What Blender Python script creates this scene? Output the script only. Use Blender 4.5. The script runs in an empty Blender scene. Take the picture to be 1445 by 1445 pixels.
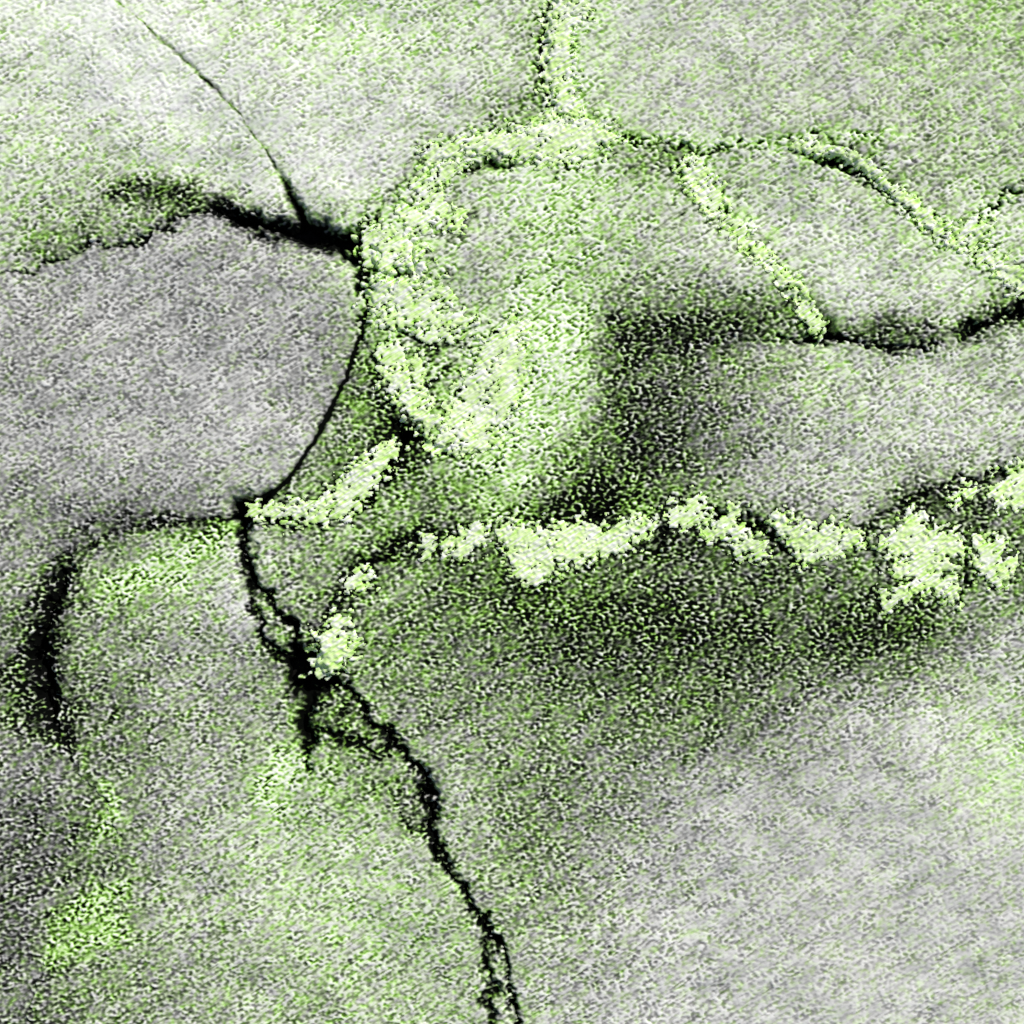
import bpy, math
import numpy as np

# ------------------------------------------------------------------ camera, sky, sun, exposure
scene = bpy.context.scene
COL = scene.collection
CAM_H = 2.6                                   # metres above the rock; 1 mm of rock = 1 px of the photograph
cam_data = bpy.data.cameras.new("camera")
cam = bpy.data.objects.new("camera", cam_data)
COL.objects.link(cam)
cam.location = (0, 0, CAM_H)
cam.rotation_euler = (0, 0, 0)
cam_data.angle = 2 * math.atan(0.7225 / CAM_H)
cam_data.clip_start = 0.05
cam_data.clip_end = 100
scene.camera = cam

SUN_EL, SUN_AZ = math.radians(44), math.radians(42)   # azimuth clockwise from +Y (the top of the picture)
world = bpy.data.worlds.new("World")
scene.world = world
world.use_nodes = True
wn = world.node_tree
wn.nodes.clear()
sky = wn.nodes.new("ShaderNodeTexSky")
sky.sky_type = 'NISHITA'
sky.sun_disc = False
sky.sun_elevation = SUN_EL
sky.sun_rotation = SUN_AZ
bg = wn.nodes.new("ShaderNodeBackground")
bg.inputs["Strength"].default_value = 0.06
wo = wn.nodes.new("ShaderNodeOutputWorld")
wn.links.new(sky.outputs[0], bg.inputs[0])
wn.links.new(bg.outputs[0], wo.inputs[0])

sun_data = bpy.data.lights.new("sun", 'SUN')
sun_data.energy = 3.8
sun_data.angle = math.radians(0.5)
sun_data.color = (1.0, 0.96, 0.905)
sun = bpy.data.objects.new("sun", sun_data)
COL.objects.link(sun)
sun.location = (1.5, 1.5, 3)
sun.rotation_euler = (math.pi / 2 - SUN_EL, 0, -SUN_AZ + math.pi)
# a sun lamp shines along its local -Z: tilt it so that the light comes FROM azimuth SUN_AZ
from mathutils import Vector
_d = Vector((math.sin(SUN_AZ) * math.cos(SUN_EL), math.cos(SUN_AZ) * math.cos(SUN_EL), math.sin(SUN_EL)))
sun.rotation_euler = _d.to_track_quat('Z', 'Y').to_euler()

scene.view_settings.view_transform = 'Standard'
scene.view_settings.look = 'None'
scene.view_settings.exposure = 0.0
scene.view_settings.gamma = 1.0
scene.view_settings.use_curve_mapping = False

# ------------------------------------------------------------------ the grid all rock and crust meshes are cut from
STEP = 1.55                                     # mm
LO, HI = -255.0, 1700.0
N = int((HI - LO) / STEP) + 1
ax = LO + STEP * np.arange(N)
U, V = np.meshgrid(ax, ax)                     # U to the right, V down (mm)
rng = np.random.default_rng(11)


def band(wl_x, wl_y, angle=0.0, sharp=1.6, seed=0):
    """band-passed noise with unit deviation; wl in mm, stretched along angle (degrees, up to the right)"""
    r = np.random.default_rng(seed)
    f = np.fft.rfft2(r.standard_normal((N, N)).astype(np.float32))
    fy = np.fft.fftfreq(N, STEP)[:, None]
    fx = np.fft.rfftfreq(N, STEP)[None, :]
    a = math.radians(angle)
    p = fx * math.cos(a) - fy * math.sin(a)
    q = fx * math.sin(a) + fy * math.cos(a)
    k = np.sqrt((p * wl_x) ** 2 + (q * wl_y) ** 2)
    f *= (k ** sharp) * np.exp(-(k ** 2) * sharp / 2)
    o = np.fft.irfft2(f, s=(N, N))
    return (o / o.std()).astype(np.float32)


def sstep(a, b, x):
    t = np.clip((x - a) / (b - a), 0, 1)
    return t * t * (3 - 2 * t)


warp_u = 3.6 * band(60, 60, seed=1) + 2.3 * band(20, 20, seed=2)
warp_v = 3.6 * band(60, 60, seed=3) + 2.3 * band(20, 20, seed=4)
WU, WV = U + warp_u, V + warp_v


def dist(points, wu=None, wv=None):
    """distance to a polyline of (u, v, width); returns distance, width at the nearest point"""
    wu = WU if wu is None else wu
    wv = WV if wv is None else wv
    D = np.full((N, N), 1e4, np.float32)
    W = np.ones((N, N), np.float32)
    R = 190
    if len(points) == 1:
        points = [points[0], (points[0][0] + .1, points[0][1], points[0][2])]
    for (x0, y0, w0), (x1, y1, w1) in zip(points[:-1], points[1:]):
        i0 = max(0, int((min(x0, x1) - R - LO) / STEP)); i1 = min(N, int((max(x0, x1) + R - LO) / STEP))
        j0 = max(0, int((min(y0, y1) - R - LO) / STEP)); j1 = min(N, int((max(y0, y1) + R - LO) / STEP))
        if i1 <= i0 or j1 <= j0:
            continue
        s = (slice(j0, j1), slice(i0, i1))
        px, py = wu[s] - x0, wv[s] - y0
        dx, dy = x1 - x0, y1 - y0
        t = np.clip((px * dx + py * dy) / (dx * dx + dy * dy + 1e-6), 0, 1)
        d = np.hypot(px - t * dx, py - t * dy)
        w = w0 + t * (w1 - w0)
        m = d - w < D[s] - W[s]
        D[s] = np.where(m, d, D[s]); W[s] = np.where(m, w, W[s])
    return D, W


# ------------------------------------------------------------------ joints between the slabs: (u, v, open width in mm)
E = {
 'thin':   [(60,-300,4),(120,-40,4),(165,0,3),(205,35,2.6),(255,80,4),(300,122,4),(340,165,2.6),(370,205,2.4),(395,245,5.5),(408,275,9),(425,305,12),(432,330,12)],
 'Ftop':   [(-300,480,3),(0,390,3),(60,371,4),(130,350,5),(195,338,6),(235,318,7),(262,300,5),(300,294,8),(335,303,16),(370,320,20),(432,330,22)],
 'Ftop2':  [(432,330,22),(470,338,26),(500,348,22)],
 'Bseam':  [(500,348,12),(530,305,5),(560,268,4),(580,225,3),(640,195,3),(700,183,5),(750,175,4),(795,180,4)],
 'vert':   [(765,-300,8),(772,0,7),(764,50,9),(768,100,8),(780,140,6),(795,180,4)],
 'Fr1':    [(500,348,20),(514,385,13),(516,430,9),(508,475,6)],
 'Fr2':    [(508,475,5),(485,540,5),(450,610,5),(420,660,5),(388,695,6),(345,720,20)],
 'CE':     [(795,180,2),(860,190,4),(905,196,5),(960,206,4)],
 'CD1':    [(960,206,7),(1000,212,5),(1050,206,5)],
 'CD2':    [(1050,206,3),(1110,216,3),(1150,221,5),(1190,231,11),(1230,256,8),(1265,288,5),(1310,325,4),(1375,342,4)],
 'Cn':     [(1375,342,4),(1395,300,4),(1410,275,6),(1445,259,8),(1720,240,8)],
 'Dn':     [(1375,342,4),(1400,372,4),(1440,398,5),(1475,418,8)],
 'Dr':     [(1475,418,10),(1720,380,8)],
 'DE':     [(960,206,3),(970,250,4),(1005,292,4),(1035,330,4),(1078,370,4),(1108,405,5),(1135,442,8),(1160,470,16)],
 'Dbot':   [(1160,470,16),(1210,487,7),(1260,492,8),(1300,484,5),(1340,474,3),(1380,462,8),(1420,443,10),(1475,418,12)],
 'EG':     [(690,632,3),(740,612,2),(778,565,2),(810,512,2),(850,482,2),(920,474,2),(1000,480,2),(1090,480,3),(1160,470,10)],
 'EH':     [(508,475,1),(530,500,2),(538,560,3),(575,618,10)],
 'HJ':     [(345,720,20),(400,737,6),(470,737,6),(512,712,9),(545,675,10),(575,618,11)],
 'EJ':     [(575,618,12),(640,640,4),(690,632,3)],
 'GJ':     [(690,632,2),(698,690,2),(722,738,3)],
 'GK':     [(722,738,3),(790,738,6),(850,722,9),(890,700,4),(940,722,4),(1015,722,10),(1070,740,8),(1120,728,3),(1170,742,2),(1215,742,4)],
 'Gr':     [(1215,742,4),(1262,716,4),(1300,695,7),(1340,680,6),(1395,672,6),(1445,658,6),(1720,600,6)],
 'JK':     [(425,945,8),(440,900,4),(468,855,5),(512,802,9),(555,772,8),(600,752,5),(660,768,3),(722,738,3)],
 'JI':     [(345,720,20),(344,765,12),(351,812,13),(384,848,9),(410,882,11),(420,912,11),(425,945,22)],
 'KL':     [(425,945,24),(448,956,20),(470,962,18),(492,972,9),(515,1008,8),(555,1045,9),(590,1082,12),(604,1130,13),(610,1182,11),(640,1235,9),(684,1300,9),(710,1345,8),(719,1400,8),(726,1445,9),(745,1720,10)],
 'FI':     [(345,720,12),(300,735,4),(240,740,5),(190,742,3),(140,752,2),(95,785,2)],
 'FM':     [(95,785,2),(40,800,1),(-300,850,1)],
 'IM':     [(95,785,2),(88,822,13),(64,872,15),(54,930,18),(66,990,15),(86,1035,5),(125,1110,1),(165,1175,1),(140,1262,1),(92,1300,1),(60,1370,1),(40,1445,1),(20,1720,3)],
}


# the hairline crack and the long curved crack run almost straight
calm = np.ones((N, N), np.float32)
for n in ('thin', 'Fr2'):
    d_, w_ = dist(E[n], U, V)
    calm = np.minimum(calm, .22 + .78 * sstep(8, 50, d_))
WU, WV = U + warp_u * calm, V + warp_v * calm


def ring(*names):
    out = []
    for n in names:
        p = E[n.strip('-')]
        out += [q[:2] for q in (p[::-1] if n.startswith('-') else p)]
    return out


TL, TR, BL, BR = (-400, -400), (1900, -400), (-400, 1900), (1900, 1900)
SLABS = [
 ('A', ring('Ftop', '-thin') + [TL], 'pale slab in the top left corner, left of the thin hairline crack'),
 ('B', ring('thin', 'Ftop2', 'Bseam', '-vert'), 'pale slab at the top between the hairline crack and the upright green seam'),
 ('C', ring('vert', 'CE', 'CD1', 'CD2', 'Cn') + [TR], 'broad grey green slab in the top right corner beyond the upright green seam'),
 ('D', ring('CD1', 'CD2', 'Dn', '-Dbot', '-DE'), 'small lens shaped pale slab in the upper right, framed by beaded green seams'),
 ('n', ring('Cn')[0:] + ring('-Dr', '-Dn'), 'pale slab sliver at the right edge above the lens shaped slab corner'),
 ('E', ring('Bseam', 'CE', 'DE', '-EG', '-EJ', '-EH', '-Fr1'), 'central slab with the brightest lime crust running down its middle'),
 ('F', ring('Ftop', 'Ftop2', 'Fr1', 'Fr2', 'FI', 'FM'), 'large smooth purplish grey slab on the left, bounded by a bold curved black crack'),
 ('G', ring('EG', 'Dbot', 'Dr') + ring('-Gr', '-GK', '-GJ'), 'grey slab right of centre, black blotched, above the row of lime crusts'),
 ('H', ring('Fr2', 'HJ', '-EH'), 'narrow dark olive slab wedge beside the curved crack right of the big grey slab'),
 ('I', ring('JI', 'KL') + [BL] + ring('-IM', '-FI'), 'green speckled slab at the lower left with a lime stain near its top'),
 ('J', ring('HJ', 'EJ', 'GJ', '-JK', '-JI'), 'small dark speckled slab left of centre below the diagonal lime strip'),
 ('K', ring('JK', 'GK', 'Gr') + [BR] + ring('-KL'), 'largest slab, dark at its top, pale grey at the lower right corner'),
 ('M', ring('FM')[::-1] + ring('IM') + [BL, (-400, 850)], 'grey slab cut by the left edge, beside the thick short black cleft'),
]
# FM runs right->left, so M's ring is rebuilt plainly
SLABS[-1] = ('M', ring('IM') + [BL, (-400, 852)] + ring('-FM'), SLABS[-1][2])
SLABS = [(k, ([q for q in p] if k != 'F' else ring('Ftop', 'Ftop2', 'Fr1', 'Fr2', 'FI', 'FM')), t) for k, p, t in SLABS]
SLABS = [(k, (ring('CD1')[0:0] + p if k != 'n' else ring('Cn') + ring('-Dr') + ring('-Dn')), t) for k, p, t in SLABS]


def inside(poly):
    r = np.zeros((N, N), bool)
    n = len(poly)
    for i in range(n):
        x0, y0 = poly[i]; x1, y1 = poly[(i + 1) % n]
        if y0 == y1:
            continue
        c = (WV >= min(y0, y1)) & (WV < max(y0, y1))
        r[c] ^= (WU[c] < x0 + (WV[c] - y0) * (x1 - x0) / (y1 - y0))
    return r


label = np.full((N, N), -1, np.int8)
for i, (k, p, t) in enumerate(SLABS):
    label[inside(p) & (label < 0)] = i

# short side cracks that end inside a slab: carved, never cut through
GROOVES = [
 [(350,815,7),(358,855,8),(370,895,9),(392,925,11),(425,948,13)],
 [(428,955,24),(431,1000,22),(432,1040,17),(438,1085,8)],
 [(450,1030,7),(475,1036,7),(505,1050,6),(548,1068,5)],
 [(495,985,6),(480,1010,4)],
 [(545,1110,1),(575,1155,3),(610,1190,5)],
 [(684,1305,6),(688,1350,9),(692,1400,10),(694,1500,9)],
 [(1350,745,3),(1362,780,4),(1368,820,5),(1355,850,2)],
 [(1050,204,2),(1110,197,2.5),(1180,192,2),(1240,195,1)],
 [(880,196,3),(905,204,4),(950,213,3)],
 [(655,240,9),(690,232,11),(715,230,9),(722,215,6)],
 [(600,262,6),(640,245,5)],
 [(580,340,5),(592,385,8),(550,395,6)],
 [(1150,220,5),(1170,228,8)],
 [(1395,285,4),(1430,282,3)],
 [(540,465,3),(575,470,4)],
 [(880,790,2),(925,772,5),(950,745,6)],
 [(1225,745,4),(1228,775,5),(1240,800,2)],
 [(1065,745,8),(1090,765,10),(1110,775,5)],
]

# ------------------------------------------------------------------ soft fields: rock tone with light and shade painted in, algae, contrast
TONE = """80 87 81 72 69 70 65 62 70 63 64 62 57 51 50
69 84 87 81 76 71 65 59 59 65 61 59 59 52 54
62 58 64 75 81 72 62 68 60 59 54 60 59 53 56
54 58 52 52 56 70 63 60 54 57 63 64 64 60 63
49 52 51 51 50 59 58 62 50 46 50 68 72 66 56
50 51 54 55 50 34 57 68 62 39 44 47 60 63 60
52 56 53 58 54 39 52 63 54 30 46 52 61 64 62
43 44 43 52 45 48 34 45 33 34 50 46 53 34 39
45 44 52 64 40 44 35 33 38 35 32 30 35 40 40
38 44 48 47 41 39 38 34 26 24 28 30 32 32 54
43 36 44 48 46 47 41 42 40 37 32 42 52 63 64
40 40 50 53 56 44 54 42 40 46 59 60 63 66 70
31 38 51 54 56 59 55 40 47 53 62 65 68 67 67
35 44 52 57 58 57 53 49 51 59 63 64 66 67 68
38 43 49 53 54 56 53 56 58 64 64 66 67 68 70"""
ALGAE = """3 2 3 4 5 6 5 4 6 3 3 3 4 5 6
3 1 1 2 3 3 3 4 6 3 3 3 3 4 4
4 4 4 2 2 2 5 5 7 5 5 4 4 4 5
3 1 1 1 4 8 5 5 5 4 3 3 3 5 5
1 0 0 1 1 8 5 6 5 4 4 5 3 3 4
1 1 0 0 1 5 7 8 6 3 3 3 3 3 3
1 1 1 1 2 5 7 8 6 3 2 2 2 2 2
3 2 2 3 5 7 5 7 6 5 5 4 3 4 5
3 4 6 4 4 5 5 6 6 4 4 4 5 6 5
3 4 2 3 4 6 4 4 4 4 4 4 4 4 2
3 3 3 3 5 4 3 4 4 4 4 2 1 2 5
1 4 2 4 7 5 4 4 3 2 1 1 1 2 6
1 4 2 4 5 5 4 4 3 1 1 1 1 1 2
1 6 4 4 5 5 5 4 3 1 1 1 1 1 1
2 4 3 4 5 5 5 4 2 1 1 1 1 1 2"""


def grid_field(txt, scale):
    a = np.array([[float(x) for x in r.split()] for r in txt.split('\n')]) * scale
    c = (np.arange(15) + .5) * 96.33
    rows = np.array([np.interp(ax, c, r) for r in a])
    out = np.array([np.interp(ax, c, rows[:, j]) for j in range(N)]).T.astype(np.float32)
    k = np.exp(-(np.arange(-24, 25) / 11.0) ** 2); k /= k.sum()       # soften the bilinear creases
    pad = np.pad(out, 24, mode='edge')
    pad = np.apply_along_axis(lambda r: np.convolve(r, k, 'same'), 0, pad)
    pad = np.apply_along_axis(lambda r: np.convolve(r, k, 'same'), 1, pad)
    return pad[24:-24, 24:-24].astype(np.float32)


tone = grid_field(TONE, .01)
algae = grid_field(ALGAE, .1)
mid = band(95, 60, 25, 1.2, seed=21)
furrow = band(170, 15, 33, 1.3, seed=24)
mid *= 1 - .6 * sstep(700, 1000, U) * sstep(850, 1050, V)
tone += .05 + .055 * sstep(.80, .62, tone) + .016 * mid + .012 * band(40, 26, 25, 1.2, seed=22) + .020 * furrow + .018 * band(260, 44, 33, 1.2, seed=25)
algae += .06 * band(55, 45, 10, 1.2, seed=23)
slab_tone = {}
for i, (k, p, t) in enumerate(SLABS):
    m = label == i
    tone[m] += {'A': .0, 'D': .01, 'H': -.05, 'F': 0}.get(k, 0)
    algae[m] += {'A': .08, 'B': .03, 'D': .03, 'F': -.15, 'H': .12}.get(k, 0)

# bands of growth, wear and painted shade: (points (u, v, half width), tone change, algae change)
WEAR_AND_SHADE = [  # dark belts: slope and edge shade put into the tone, with dark lichen
 ([(150,272,8),(200,266,14),(240,270,16),(290,282,18),(330,300,14)], -.33, .0),
 ([(60,350,22),(130,325,26),(200,305,28),(250,290,20)], -.14, .15),
 ([(320,296,14),(380,318,16),(440,330,18),(500,340,16)], -.28, -.05),
 ([(880,470,22),(960,468,28),(1040,456,34),(1100,440,36),(1145,455,26)], -.28, .0),
 ([(1200,470,16),(1260,468,28),(1310,470,20)], -.38, .02),
 ([(1360,468,14),(1410,448,22),(1460,428,24)], -.32, .02),
 ([(870,530,26),(880,600,46),(835,650,42),(850,700,40)], -.16, .0),
 ([(900,520,40),(1000,560,50),(1030,620,40),(930,650,40)], -.07, .0),
 ([(760,720,14),(850,710,26),(880,690,18)], -.20, -.05),
 ([(930,740,22),(960,760,28),(1010,775,16)], -.16, -.08),
 ([(560,600,22),(590,630,16),(560,650,16)], -.24, -.02),
 ([(470,860,12),(510,800,24),(560,770,20),(600,755,14)], -.18, -.02),
 ([(740,850,24),(850,870,30),(950,865,36),(1050,890,30)], -.10, .02),
 ([(650,830,30),(760,860,30)], -.05, .02),
 ([(1180,900,22),(1260,880,26),(1300,870,20)], -.14, .04),
 ([(1290,705,20),(1320,700,24),(1370,700,20),(1390,720,14)], -.16, -.02),
 ([(100,770,20),(180,735,16),(250,738,14),(310,738,10)], -.18, .02),
 ([(84,825,20),(60,880,24),(55,940,26),(68,1000,26),(85,1035,18)], -.36, -.02),
 ([(10,960,24),(20,1010,24),(60,1030,16)], -.12, .08),
 ([(450,990,24),(490,1030,30),(540,1060,22)], -.12, .05),
 ([(570,1130,22),(600,1170,16)], -.14, .0),
 ([(748,30,16),(758,90,16),(760,140,20),(700,165,16)], -.14, .02),
 ([(600,225,14),(560,270,18),(520,300,16)], -.10, .06),
 ([(870,200,14),(920,205,20),(960,225,20),(900,235,20)], -.14, .05),
 ([(1040,206,10),(1120,196,12),(1240,194,10)], -.10, .15),
 ([(1250,60,60),(1400,100,60)], .06, .0),
 # greener, lighter growth
 ([(310,750,12),(260,785,26),(200,810,26),(150,840,16)], .05, .55),
 ([(340,745,8),(300,765,16)], -.04, .35),
 ([(150,1110,13),(162,1150,14),(130,1195,9)], .08, .52),
 ([(172,1255,9),(120,1280,14),(85,1300,14),(75,1345,18),(155,1312,18)], .07, .58),
 ([(405,1085,24),(375,1110,18),(390,1150,10)], .08, .48),
 ([(1438,1060,16),(1425,1095,12)], .04, .30),
 ([(745,400,22),(765,470,26),(755,550,26),(715,610,22)], .05, .30),
 ([(800,430,40),(820,330,50),(760,280,40)], .04, .22),
 ([(800,460,26),(800,540,22)], .05, .22),
 ([(640,450,20)], .04, .12),
 ([(880,840,30),(960,870,20)], -.07, .06),
 ([(560,440,36),(600,450,20)], .05, .20),
 ([(560,350,34),(600,280,30)], .08, .20),
 ([(690,660,26),(700,710,26)], .04, .22),
 ([(790,-60,26),(795,60,26),(795,150,26)], .12, .25),
 ([(610,225,16),(700,200,20),(800,195,40),(850,190,20)], .12, .22),
 ([(985,240,20),(1010,290,20),(1060,350,12),(1110,400,12),(1150,460,12)], .12, .30),
 ([(1100,212,10),(1150,215,10),(1230,245,12),(1300,310,14),(1380,350,24),(1440,395,16)], .12, .28),
 ([(1160,490,8),(1165,530,14),(1140,570,14)], .06, .25),
 ([(740,850,10),(800,865,8)], .12, .25),
 ([(540,370,20),(540,440,14)], .06, .18),
 ([(850,192,8),(950,200,9),(1060,203,9),(1180,190,6),(1280,196,3)], .12, .45),
 ([(1445,262,4),(1400,285,8),(1385,320,14)], .12, .35),
 ([(885,735,18),(905,700,16),(890,680,10)], .16, .35),
 ([(660,300,40),(675,380,36)], -.05, -.12),
 ([(590,478,8),(615,492,8),(650,486,6)], -.30, .0),
 ([(605,545,10),(635,520,8)], -.20, .05),
 ([(450,1250,60),(350,1180,40),(560,1300,50)], .02, .08),
 # pale worn
 ([(80,60,70),(200,150,60),(350,190,50)], .0, .06),
 ([(700,40,30),(520,240,40)], .03, -.05),
 ([(210,770,16)], .04, -.20),
 ([(345,850,10),(350,900,12),(320,840,12)], .10, -.25),
 ([(1100,690,40),(1180,720,30)], .02, -.20),
]
for pts, dt, da in WEAR_AND_SHADE:
    d, w = dist(pts)
    f = np.exp(-(d / (w * 1.25)) ** 2.2)
    tone += dt * f; algae += da * f

algae += .045 * sstep(.62, .50, tone) * sstep(.2, .35, algae) + .05 * sstep(.6, .7, tone) * (1 - sstep(700, 900, V))
contrast = .115 + .345 * np.clip(.88 - tone, 0, 1)
contrast += .35 * np.clip(.46 - tone, 0, .2)
contrast += .34 * np.clip(algae - .55, 0, .5)
contrast *= 1 - .30 * sstep(780, 900, U) * (1 - sstep(130, 230, V))
contrast[label == 6] *= .80
br = sstep(850, 1150, U) * sstep(950, 1150, V)
contrast *= 1 - .36 * br
tone -= .035 * br

# ------------------------------------------------------------------ relief
Z = np.zeros((N, N), np.float32)
Z += 3.0 * band(420, 300, 20, 1.0, seed=31) + 1.1 * band(130, 80, 28, 1.2, seed=32)
TILT = {'A': (.0, -8, 3), 'B': (4, -6, 2), 'C': (-2, 4, 2), 'D': (2, 6, 0), 'n': (0, 0, 2), 'E': (10, 2, 4), 'F': (0, 5, -3), 'G': (-4, 6, 0),
        'H': (0, 0, -6), 'I': (4, 2, 2), 'J': (0, 2, -2), 'K': (0, 6, 0), 'M': (-4, 2, -5)}
for i, (k, p, t) in enumerate(SLABS):
    m = label == i
    if m.any():
        cu, cv = U[m].mean(), V[m].mean()
        a, b, c = TILT[k]
        Z[m] += .6 * (a * np.clip((U[m] - cu) / 500, -1, 1) * .3 + b * np.clip((cv - V[m]) / 500, -1, 1) * .3 + c * .4)
gap = np.zeros((N, N), bool)
edge_near = np.full((N, N), 1e4, np.float32)
jag = .3 * band(16, 12, 15, 1.3, seed=41)
grain0 = band(9, 7, 10, 2.2, seed=42)
for n, pts in E.items():
    d, w = dist(pts)
    h = w * .5 * (1 + jag)
    depth = np.clip(w * 1.5 - 4, .5, 24)
    Z -= depth * np.exp(-(d / (w * .62 + 1.2)) ** 2)
    Z -= np.clip(w * .2 - .6, 0, 2.6) * np.exp(-(d / (w * 1.4 + 8)) ** 2)      # worn shoulders
    k = np.exp(-(d / (w * .55 + .8)) ** 2)
    if n in ('thin', 'Fr2'):                     # clean narrow breaks, black all along
        kk = np.exp(-(d / (w * .42 + .3)) ** 2)
        tone -= kk * (.5 if n == 'Fr2' else .26 + .16 * mid + .10 * grain0); contrast *= 1 - .6 * kk; algae += .2 * kk
    else:
        contrast += .22 * k * sstep(2, 6, w) * (1 - sstep(14, 22, w))
    tone -= k * (.05 + .22 * sstep(2, 4, w) + .38 * sstep(4, 10, w))
    algae -= k * .3 * sstep(7, 14, w)
    gap |= (d < h * .42 + .7 * grain0) & (w > 8)
    edge_near = np.minimum(edge_near, d)
for pts in GROOVES:
    d, w = dist(pts)
    Z -= w * 1.1 * np.exp(-(d / (w * .6 + 1)) ** 2)
    kk = np.exp(-(d / (w * .6 + 1)) ** 2)
    tone -= kk * (.18 + .34 * sstep(2, 8, w)); contrast += .14 * kk * (1 - sstep(8, 13, w)); tone -= .18 * kk * sstep(10, 16, w)
Z_macro = Z.copy()

# coarse crystalline grain: raised light grains, dirt in the pits between them
grain = (.66 * band(12.6, 7.8, 3, 1.9, seed=51) + .30 * band(8.6, 10.5, -10, 1.9, seed=52)
         + .16 * band(17, 11, 20, 1.8, seed=53) + .58 * band(38, 5.4, 33, 2.0, seed=54) * (.25 + .75 * sstep(.5, .72, tone)))
grain /= grain.std()
skew = .22 * (1 - 2 * sstep(.42, .70, tone))             # pale blobs on dark rock, dark pits on pale rock
grain = grain + skew * (grain ** 2 - 1)
grain = np.tanh(grain * .8) * 1.35
grain *= 1 + .26 * np.clip(band(60, 44, 30, 1.2, seed=55), -1.8, 1.8)       # coarser and finer grained spots
Z += grain * (0.35 + 2.2 * contrast)

# ------------------------------------------------------------------ lime crusts grown over the seams: strokes of (u, v, radius)
CRUSTS = [
 ([[(800,-200,18),(802,-40,18),(800,0,20),(788,45,15),(786,90,13),(794,140,12),(798,155,10)]], 'bright lime crust strip along the upright seam at the top'),
 ([[(850,192,12),(815,190,24),(785,195,26),(745,202,18),(690,200,10),(650,207,9),(608,216,11)],[(800,168,13)],[(770,215,14)]], 'lime crust spread over the junction at the foot of the upright seam'),
 ([[(650,230,7),(612,245,11),(598,275,11),(622,292,9),(592,318,11),(575,300,9)],[(640,318,7),(655,300,3)]], 'curved ragged lime crust just inside the upper bend of the central slab'),
 ([[(530,335,13),(558,345,12),(548,372,12),(580,352,13),(590,380,9)],[(520,360,8)]], 'knobbly lime crust beside the right tip of the thick black crack'),
 ([[(538,420,16),(570,412,16),(612,418,17),(590,438,15),(545,446,10)],[(612,460,14),(650,456,11)]], 'wide frayed lime crust below the knobbly one, right of the curved crack'),
 ([[(552,500,12),(558,535,14),(578,562,13),(604,592,12)],[(588,508,5),(595,562,6)]], 'broken lime crust arc left of the largest smooth crust'),
 ([[(728,462,11),(710,500,23),(698,545,31),(664,585,25),(690,598,22),(640,612,17),(608,634,4)]], 'large smooth lime crust down the middle of the central slab'),
 ([[(362,720,7),(400,722,9),(440,722,10),(475,712,15),(495,690,16),(520,665,14),(540,642,12),(552,634,8)]], 'diagonal lime crust strip climbing right from the small black junction hole'),
 ([[(632,775,9),(655,763,12),(675,752,9)],[(603,768,8)]], 'small lime crust with a detached bead, left of the biggest scalloped crust'),
 ([[(722,752,15),(735,770,20),(752,795,20),(775,770,22),(820,765,20),(860,760,16),(893,748,12),(915,735,8)]], 'biggest scalloped lime crust below centre, tapering down to a point'),
 ([[(962,728,14),(982,722,14)]], 'round lime crust at the left end of the row on the right'),
 ([[(1000,752,6),(1020,745,9),(1045,752,9),(1052,770,12),(1070,775,9)],[(1035,722,7)]], 'narrow slanted lime crust second in the row on the right'),
 ([[(1098,735,9),(1120,752,10),(1150,765,18),(1178,760,16),(1205,762,9)],[(1135,785,9)]], 'flat wide lime crust in the middle of the row on the right'),
 ([[(1292,735,10),(1258,768,13),(1300,772,24),(1338,768,14),(1275,800,14),(1325,795,12)],[(1338,830,11),(1305,815,9)],[(1250,845,8),(1275,835,9),(1290,828,8)]], 'large pitted lime crust with loose lobes below it at the right'),
 ([[(1382,765,9),(1392,795,12),(1415,812,9)],[(1408,770,7)],[(1425,790,6)]], 'small crumbly lime crust right of the upright crack near the right edge'),
 ([[(1422,692,17),(1455,685,26),(1540,670,26)],[(1365,690,7)],[(1345,705,5)]], 'lime crust cut off by the right edge below the upper right slabs'),
 ([[(480,878,9),(465,905,14),(460,930,16),(490,908,10)],[(500,905,6)]], 'compact lime crust sitting above the main fork of black cracks'),
 ([[(495,822,7),(515,815,8)]], 'tiny lime crust bead pair in the dark hollow left of centre'),
 ([[(975,240,11),(988,258,13),(1005,280,13)]], 'blotchy lime crust at the upper left corner of the lens shaped slab'),
 ([[(1028,310,6),(1042,325,7),(1062,348,6),(1088,368,6),(1100,388,5),(1125,415,7),(1140,442,6),(1155,460,6)]], 'beaded thin lime crust descending along the left side of the lens shaped slab'),
 ([[(1125,206,3),(1150,210,4),(1202,220,3.5),(1228,238,5),(1254,262,4),(1275,280,5),(1302,305,6),(1328,326,6)],], 'beaded thin lime crust arching over the top of the lens shaped slab'),
 ([[(1345,332,10),(1368,332,13),(1382,318,8)],[(1390,362,8),(1415,382,9),(1445,400,10),(1480,420,8)]], 'lime crust at the fork on the right side of the lens shaped slab'),
]
scallop = .95 * band(17, 13, 12, 1.4, seed=61) + .75 * band(34, 24, 20, 1.3, seed=62)
cu_, cv_ = U + .35 * warp_u, V + .35 * warp_v
crust_fields = []
taken = np.zeros((N, N), bool)
reach = np.full((N, N), -1e3, np.float32)
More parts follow.
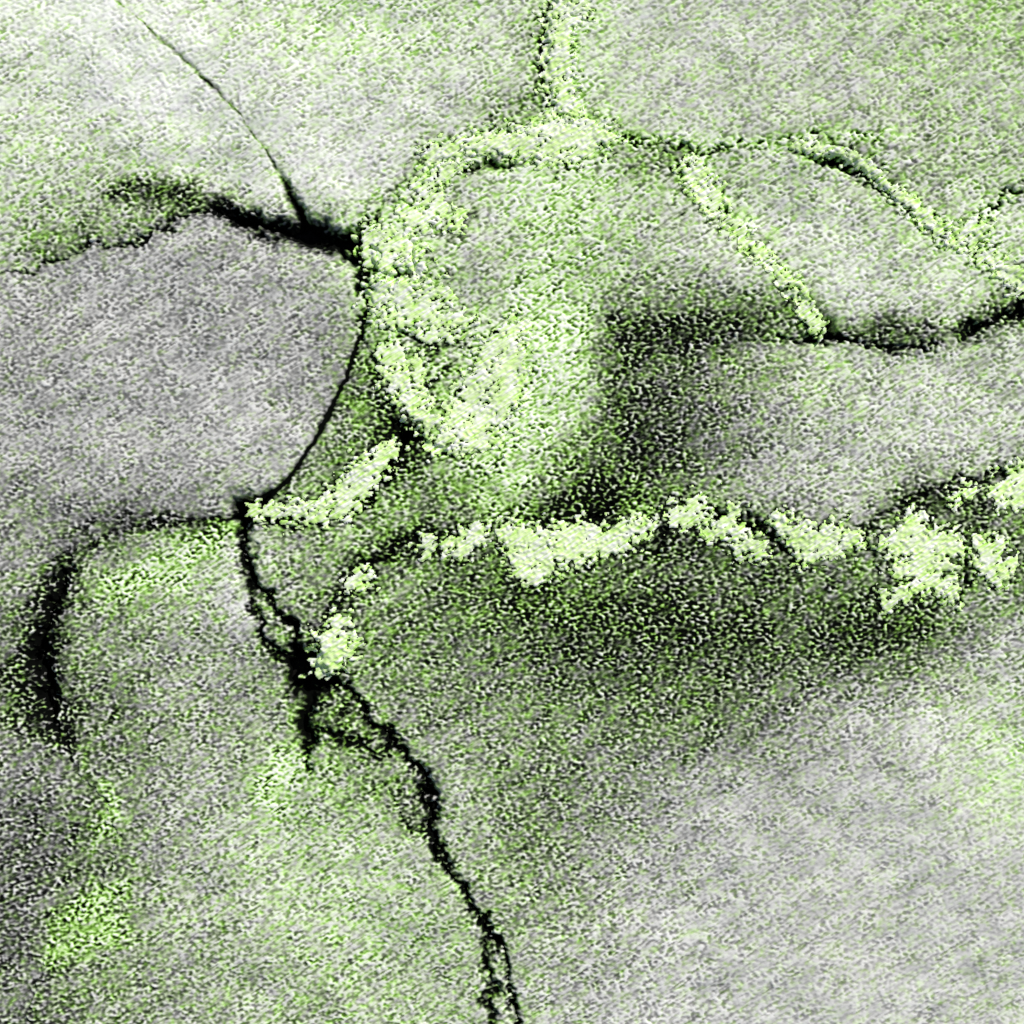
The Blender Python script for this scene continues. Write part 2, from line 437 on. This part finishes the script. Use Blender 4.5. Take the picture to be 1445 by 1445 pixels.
for strokes, text in CRUSTS:
    F = np.full((N, N), -1e3, np.float32)
    for q in strokes:
        d, w = dist(q, cu_, cv_)
        w = w * 1.32 + 2.5
        F = np.maximum(F, (w - d) + 4.6 * scallop * np.clip(w / 14, .6, 1.3))
    mask = (F > 0) & ~taken & ~((grain < -1.14 - .02 * np.clip(F - 4, 0, 12)) & (F > 2.5))            # pits through the crust
    mask |= (F > -9) & (F <= 0) & (grain > .55 - .12 * F) & ~taken      # loose crumbs round the rim
    taken |= F > 0
    reach = np.maximum(reach, F)
    crust_fields.append((F, mask, text))
# edge shade painted into the rock tone, a dark margin round every crust
rim = np.exp(-(np.clip(-reach, 0, 60) / 7.5) ** 2)
tone -= .26 * rim; contrast += .10 * rim

# ------------------------------------------------------------------ materials
def srgb(r, g, b):
    f = lambda c: (c / 255 / 12.92) if c / 255 <= .04045 else ((c / 255 + .055) / 1.055) ** 2.4
    return (f(r), f(g), f(b), 1)


def ramp(nt, stops):
    n = nt.nodes.new("ShaderNodeValToRGB")
    e = n.color_ramp.elements
    e[0].position, e[0].color = stops[0][0], srgb(*stops[0][1])
    e[1].position, e[1].color = stops[-1][0], srgb(*stops[-1][1])
    for p, c in stops[1:-1]:
        q = e.new(p); q.color = srgb(*c)
    return n


def math_node(nt, op, a, b=None, c=None, clamp=False):
    n = nt.nodes.new("ShaderNodeMath"); n.operation = op; n.use_clamp = clamp
    for i, v in enumerate((a, b, c)):
        if v is None: continue
        if isinstance(v, (int, float)): n.inputs[i].default_value = v
        else: nt.links.new(v, n.inputs[i])
    return n.outputs[0]


def attr(nt, name):
    n = nt.nodes.new("ShaderNodeAttribute"); n.attribute_name = name
    return n.outputs["Fac"]


def noise(nt, scale, stretch=(1, 1, 1), rot=0, detail=1.0, rough=.5):
    tc = nt.nodes.new("ShaderNodeNewGeometry")
    mp = nt.nodes.new("ShaderNodeMapping"); mp.vector_type = 'POINT'
    mp.inputs["Rotation"].default_value = (0, 0, -rot)
    sc = nt.nodes.new("ShaderNodeVectorMath"); sc.operation = 'MULTIPLY'
    sc.inputs[1].default_value = stretch
    n = nt.nodes.new("ShaderNodeTexNoise")
    n.inputs["Scale"].default_value = scale
    n.inputs["Detail"].default_value = detail
    n.inputs["Roughness"].default_value = rough
    nt.links.new(tc.outputs["Position"], mp.inputs[0]); nt.links.new(mp.outputs[0], sc.inputs[0]); nt.links.new(sc.outputs[0], n.inputs["Vector"])
    return n.outputs["Fac"]


GREY = [(0, (5, 6, 5)), (.12, (16, 17, 15)), (.3, (76, 77, 74)), (.55, (151, 151, 148)), (.78, (208, 208, 204)), (1, (246, 246, 243))]
SAGE = [(0, (4, 6, 4)), (.12, (15, 19, 11)), (.3, (66, 80, 52)), (.5, (128, 143, 108)), (.66, (174, 186, 152)), (.8, (213, 221, 200)), (1, (246, 250, 240))]
GREEN = [(0, (4, 6, 3)), (.10, (14, 20, 8)), (.26, (58, 84, 26)), (.44, (118, 164, 62)), (.60, (166, 212, 112)), (.76, (208, 237, 168)), (1, (247, 253, 236))]
LIME = [(0, (6, 10, 4)), (.12, (30, 60, 10)), (.30, (108, 170, 36)), (.50, (160, 224, 78)), (.68, (200, 242, 132)), (.85, (227, 250, 184)), (1, (251, 253, 246))]


def rock_material(name, streak, green_ramp, fine):
    m = bpy.data.materials.new(name); m.use_nodes = True
    nt = m.node_tree; nt.nodes.clear()
    out = nt.nodes.new("ShaderNodeOutputMaterial")
    bs = nt.nodes.new("ShaderNodeBsdfPrincipled")
    bs.inputs["Roughness"].default_value = .95
    bs.inputs["Specular IOR Level"].default_value = .06
    f1 = noise(nt, 210, (1, 1.5, 1), .2, 1.5, .6)
    f2 = noise(nt, 300, (.28, 1.6, 1), math.radians(34), 1.0)
    f = math_node(nt, 'ADD', math_node(nt, 'MULTIPLY', math_node(nt, 'SUBTRACT', f1, .5), fine),
                  math_node(nt, 'MULTIPLY', math_node(nt, 'SUBTRACT', f2, .5), streak))
    g = math_node(nt, 'ADD', attr(nt, "grain"), f)
    v = math_node(nt, 'MULTIPLY_ADD', g, attr(nt, "contrast"), attr(nt, "tone"), clamp=True)
    r1, r2 = ramp(nt, GREY), ramp(nt, green_ramp)
    nt.links.new(v, r1.inputs[0]); nt.links.new(v, r2.inputs[0])
    hue = noise(nt, 95, (1, 1.3, 1), .3, 1.0)
    r3 = ramp(nt, SAGE); nt.links.new(v, r3.inputs[0])
    a = math_node(nt, 'MULTIPLY_ADD', math_node(nt, 'SUBTRACT', hue, .5), 2.0, attr(nt, "algae"))
    lo = math_node(nt, 'MULTIPLY', a, 3.2, clamp=True)
    hi = math_node(nt, 'MULTIPLY_ADD', a, 2.2, -.95, clamp=True)
    m0 = nt.nodes.new("ShaderNodeMix"); m0.data_type = 'RGBA'
    nt.links.new(lo, m0.inputs[0]); nt.links.new(r1.outputs[0], m0.inputs[6]); nt.links.new(r3.outputs[0], m0.inputs[7])
    mx = nt.nodes.new("ShaderNodeMix"); mx.data_type = 'RGBA'
    nt.links.new(hi, mx.inputs[0]); nt.links.new(m0.outputs[2], mx.inputs[6]); nt.links.new(r2.outputs[0], mx.inputs[7])
    nt.links.new(mx.outputs[2], bs.inputs["Base Color"])
    bp = nt.nodes.new("ShaderNodeBump"); bp.inputs["Strength"].default_value = .5; bp.inputs["Distance"].default_value = .0008
    nt.links.new(f, bp.inputs["Height"]); nt.links.new(bp.outputs[0], bs.inputs["Normal"])
    nt.links.new(bs.outputs[0], out.inputs[0])
    return m


M_ROCK = rock_material("speckled_rock", .8, GREEN, .6)
M_CRUST = rock_material("lime_crust", 2.0, LIME, .6)

m = bpy.data.materials.new("black_humus"); m.use_nodes = True
nt = m.node_tree
bs = nt.nodes["Principled BSDF"]
bs.inputs["Roughness"].default_value = 1; bs.inputs["Specular IOR Level"].default_value = .05
rp = ramp(nt, [(.3, (9, 9, 8)), (.62, (30, 29, 28)), (.8, (58, 60, 54))])
nt.links.new(noise(nt, 120, detail=4), rp.inputs[0]); nt.links.new(rp.outputs[0], bs.inputs["Base Color"])
M_SOIL = m


# ------------------------------------------------------------------ cutting meshes from the grid
def sheet(name, cells, z, fields, mat, floor):
    """one closed-sided mesh over the True cells; z in mm (N x N); fields: dict of per-vertex arrays; floor in mm"""
    js, is_ = np.nonzero(cells)
    vid = lambda j, i: j * N + i
    quads = np.stack([vid(js, is_), vid(js + 1, is_), vid(js + 1, is_ + 1), vid(js, is_ + 1)], 1)
    used, inv = np.unique(quads, return_inverse=True)
    inv = inv.reshape(-1, 4)
    x = (U.ravel()[used] - 722.5) / 1000; y = (722.5 - V.ravel()[used]) / 1000; zz = z.ravel()[used] / 1000
    co = [np.stack([x, y, zz], 1)]
    faces = [inv]
    vals = {k: [f.ravel()[used]] for k, f in fields.items()}
    P = np.pad(cells, 1)
    base = len(used)
    # side walls where the neighbour cell is not ours
    for dj, di, a, b in ((-1, 0, (0, 0), (0, 1)), (1, 0, (1, 1), (1, 0)), (0, -1, (1, 0), (0, 0)), (0, 1, (0, 1), (1, 1))):
        bm_ = cells & ~P[1 + dj:P.shape[0] - 1 + dj, 1 + di:P.shape[1] - 1 + di]
        jj, ii = np.nonzero(bm_)
        if not len(jj): continue
        va, vb = vid(jj + a[0], ii + a[1]), vid(jj + b[0], ii + b[1])
        n = len(jj)
        fl = floor if np.isscalar(floor) else None
        blk, kk = [], {k: [] for k in vals}
        for vv, low in ((va, False), (vb, False), (vb, True), (va, True)):
            zc = z.ravel()[vv] if not low else (np.full(n, floor) if fl is not None else np.minimum(floor.ravel()[vv], z.ravel()[vv]))
            blk.append(np.stack([(U.ravel()[vv] - 722.5) / 1000, (722.5 - V.ravel()[vv]) / 1000, zc / 1000], 1))
            for k, f in fields.items(): kk[k].append(f.ravel()[vv])
        co.append(np.concatenate(blk))
        for k in vals: vals[k].append(np.concatenate(kk[k]))
        r = base + np.arange(n)
        faces.append(np.stack([r, r + n, r + 2 * n, r + 3 * n], 1))
        base += 4 * n
    co = np.concatenate(co).astype(np.float32); faces = np.concatenate(faces).astype(np.int32)
    me = bpy.data.meshes.new(name)
    me.vertices.add(len(co)); me.vertices.foreach_set("co", co.ravel())
    me.loops.add(faces.size); me.loops.foreach_set("vertex_index", faces.ravel())
    me.polygons.add(len(faces)); me.polygons.foreach_set("loop_start", np.arange(0, faces.size, 4, dtype=np.int32))
    me.polygons.foreach_set("use_smooth", np.ones(len(faces), bool))
    me.update(calc_edges=True)
    for k, v in vals.items():
        at = me.attributes.new(k, 'FLOAT', 'POINT'); at.data.foreach_set("value", np.concatenate(v).astype(np.float32))
    me.materials.append(mat)
    o = bpy.data.objects.new(name, me); COL.objects.link(o)
    return o


lab_c = label[:-1, :-1]
gap_c = gap[:-1, :-1]
for i, (k, p, t) in enumerate(SLABS):
    cells = (lab_c == i) & ~gap_c
    o = sheet("stone", cells, Z, {"tone": tone, "algae": algae, "contrast": contrast, "grain": grain}, M_ROCK, -48.0)
    o["label"] = t; o["category"] = "stone"; o["group"] = "stone slabs parted by cracks"

stripe = band(46, 4.4, 33, 2.4, seed=63)
for F, mask, text in crust_fields:
    near = Z_macro + grain * .6
    rise = 3.0 * (1 - np.exp(-np.clip(F + 3, 1, 40) / 4.0))
    zz = np.maximum(near, -3) + rise + .35 * grain + .12 * stripe
    ct = .815 + .02 * mid + .05 * sstep(0, 18, F)
    o = sheet("lime_crust", mask[:-1, :-1], zz, {"tone": ct, "algae": np.full((N, N), .95, np.float32),
              "contrast": .135 - .05 * sstep(4, 18, F), "grain": .55 * grain + 1.05 * stripe}, M_CRUST, np.minimum(Z_macro - 6, zz - 1))
    o["label"] = text; o["category"] = "lichen"; o["group"] = "lime crusts grown along the seams"

# ------------------------------------------------------------------ dark soil far down in the cracks, and around the outcrop
g = 181
s = np.linspace(-2.6, 2.6, g)
X, Y = np.meshgrid(s, s)
r = np.random.default_rng(5)
ZZ = -.042 + r.normal(0, .002, X.shape)
co = np.stack([X, Y, ZZ], -1).reshape(-1, 3)
idx = np.arange(g * g).reshape(g, g)
fc = np.stack([idx[:-1, :-1], idx[:-1, 1:], idx[1:, 1:], idx[1:, :-1]], -1).reshape(-1, 4)
me = bpy.data.meshes.new("ground"); me.from_pydata(co.tolist(), [], fc.tolist()); me.update()
for p in me.polygons: p.use_smooth = True
me.materials.append(M_SOIL)
o = bpy.data.objects.new("ground", me); COL.objects.link(o)
o["kind"] = "structure"
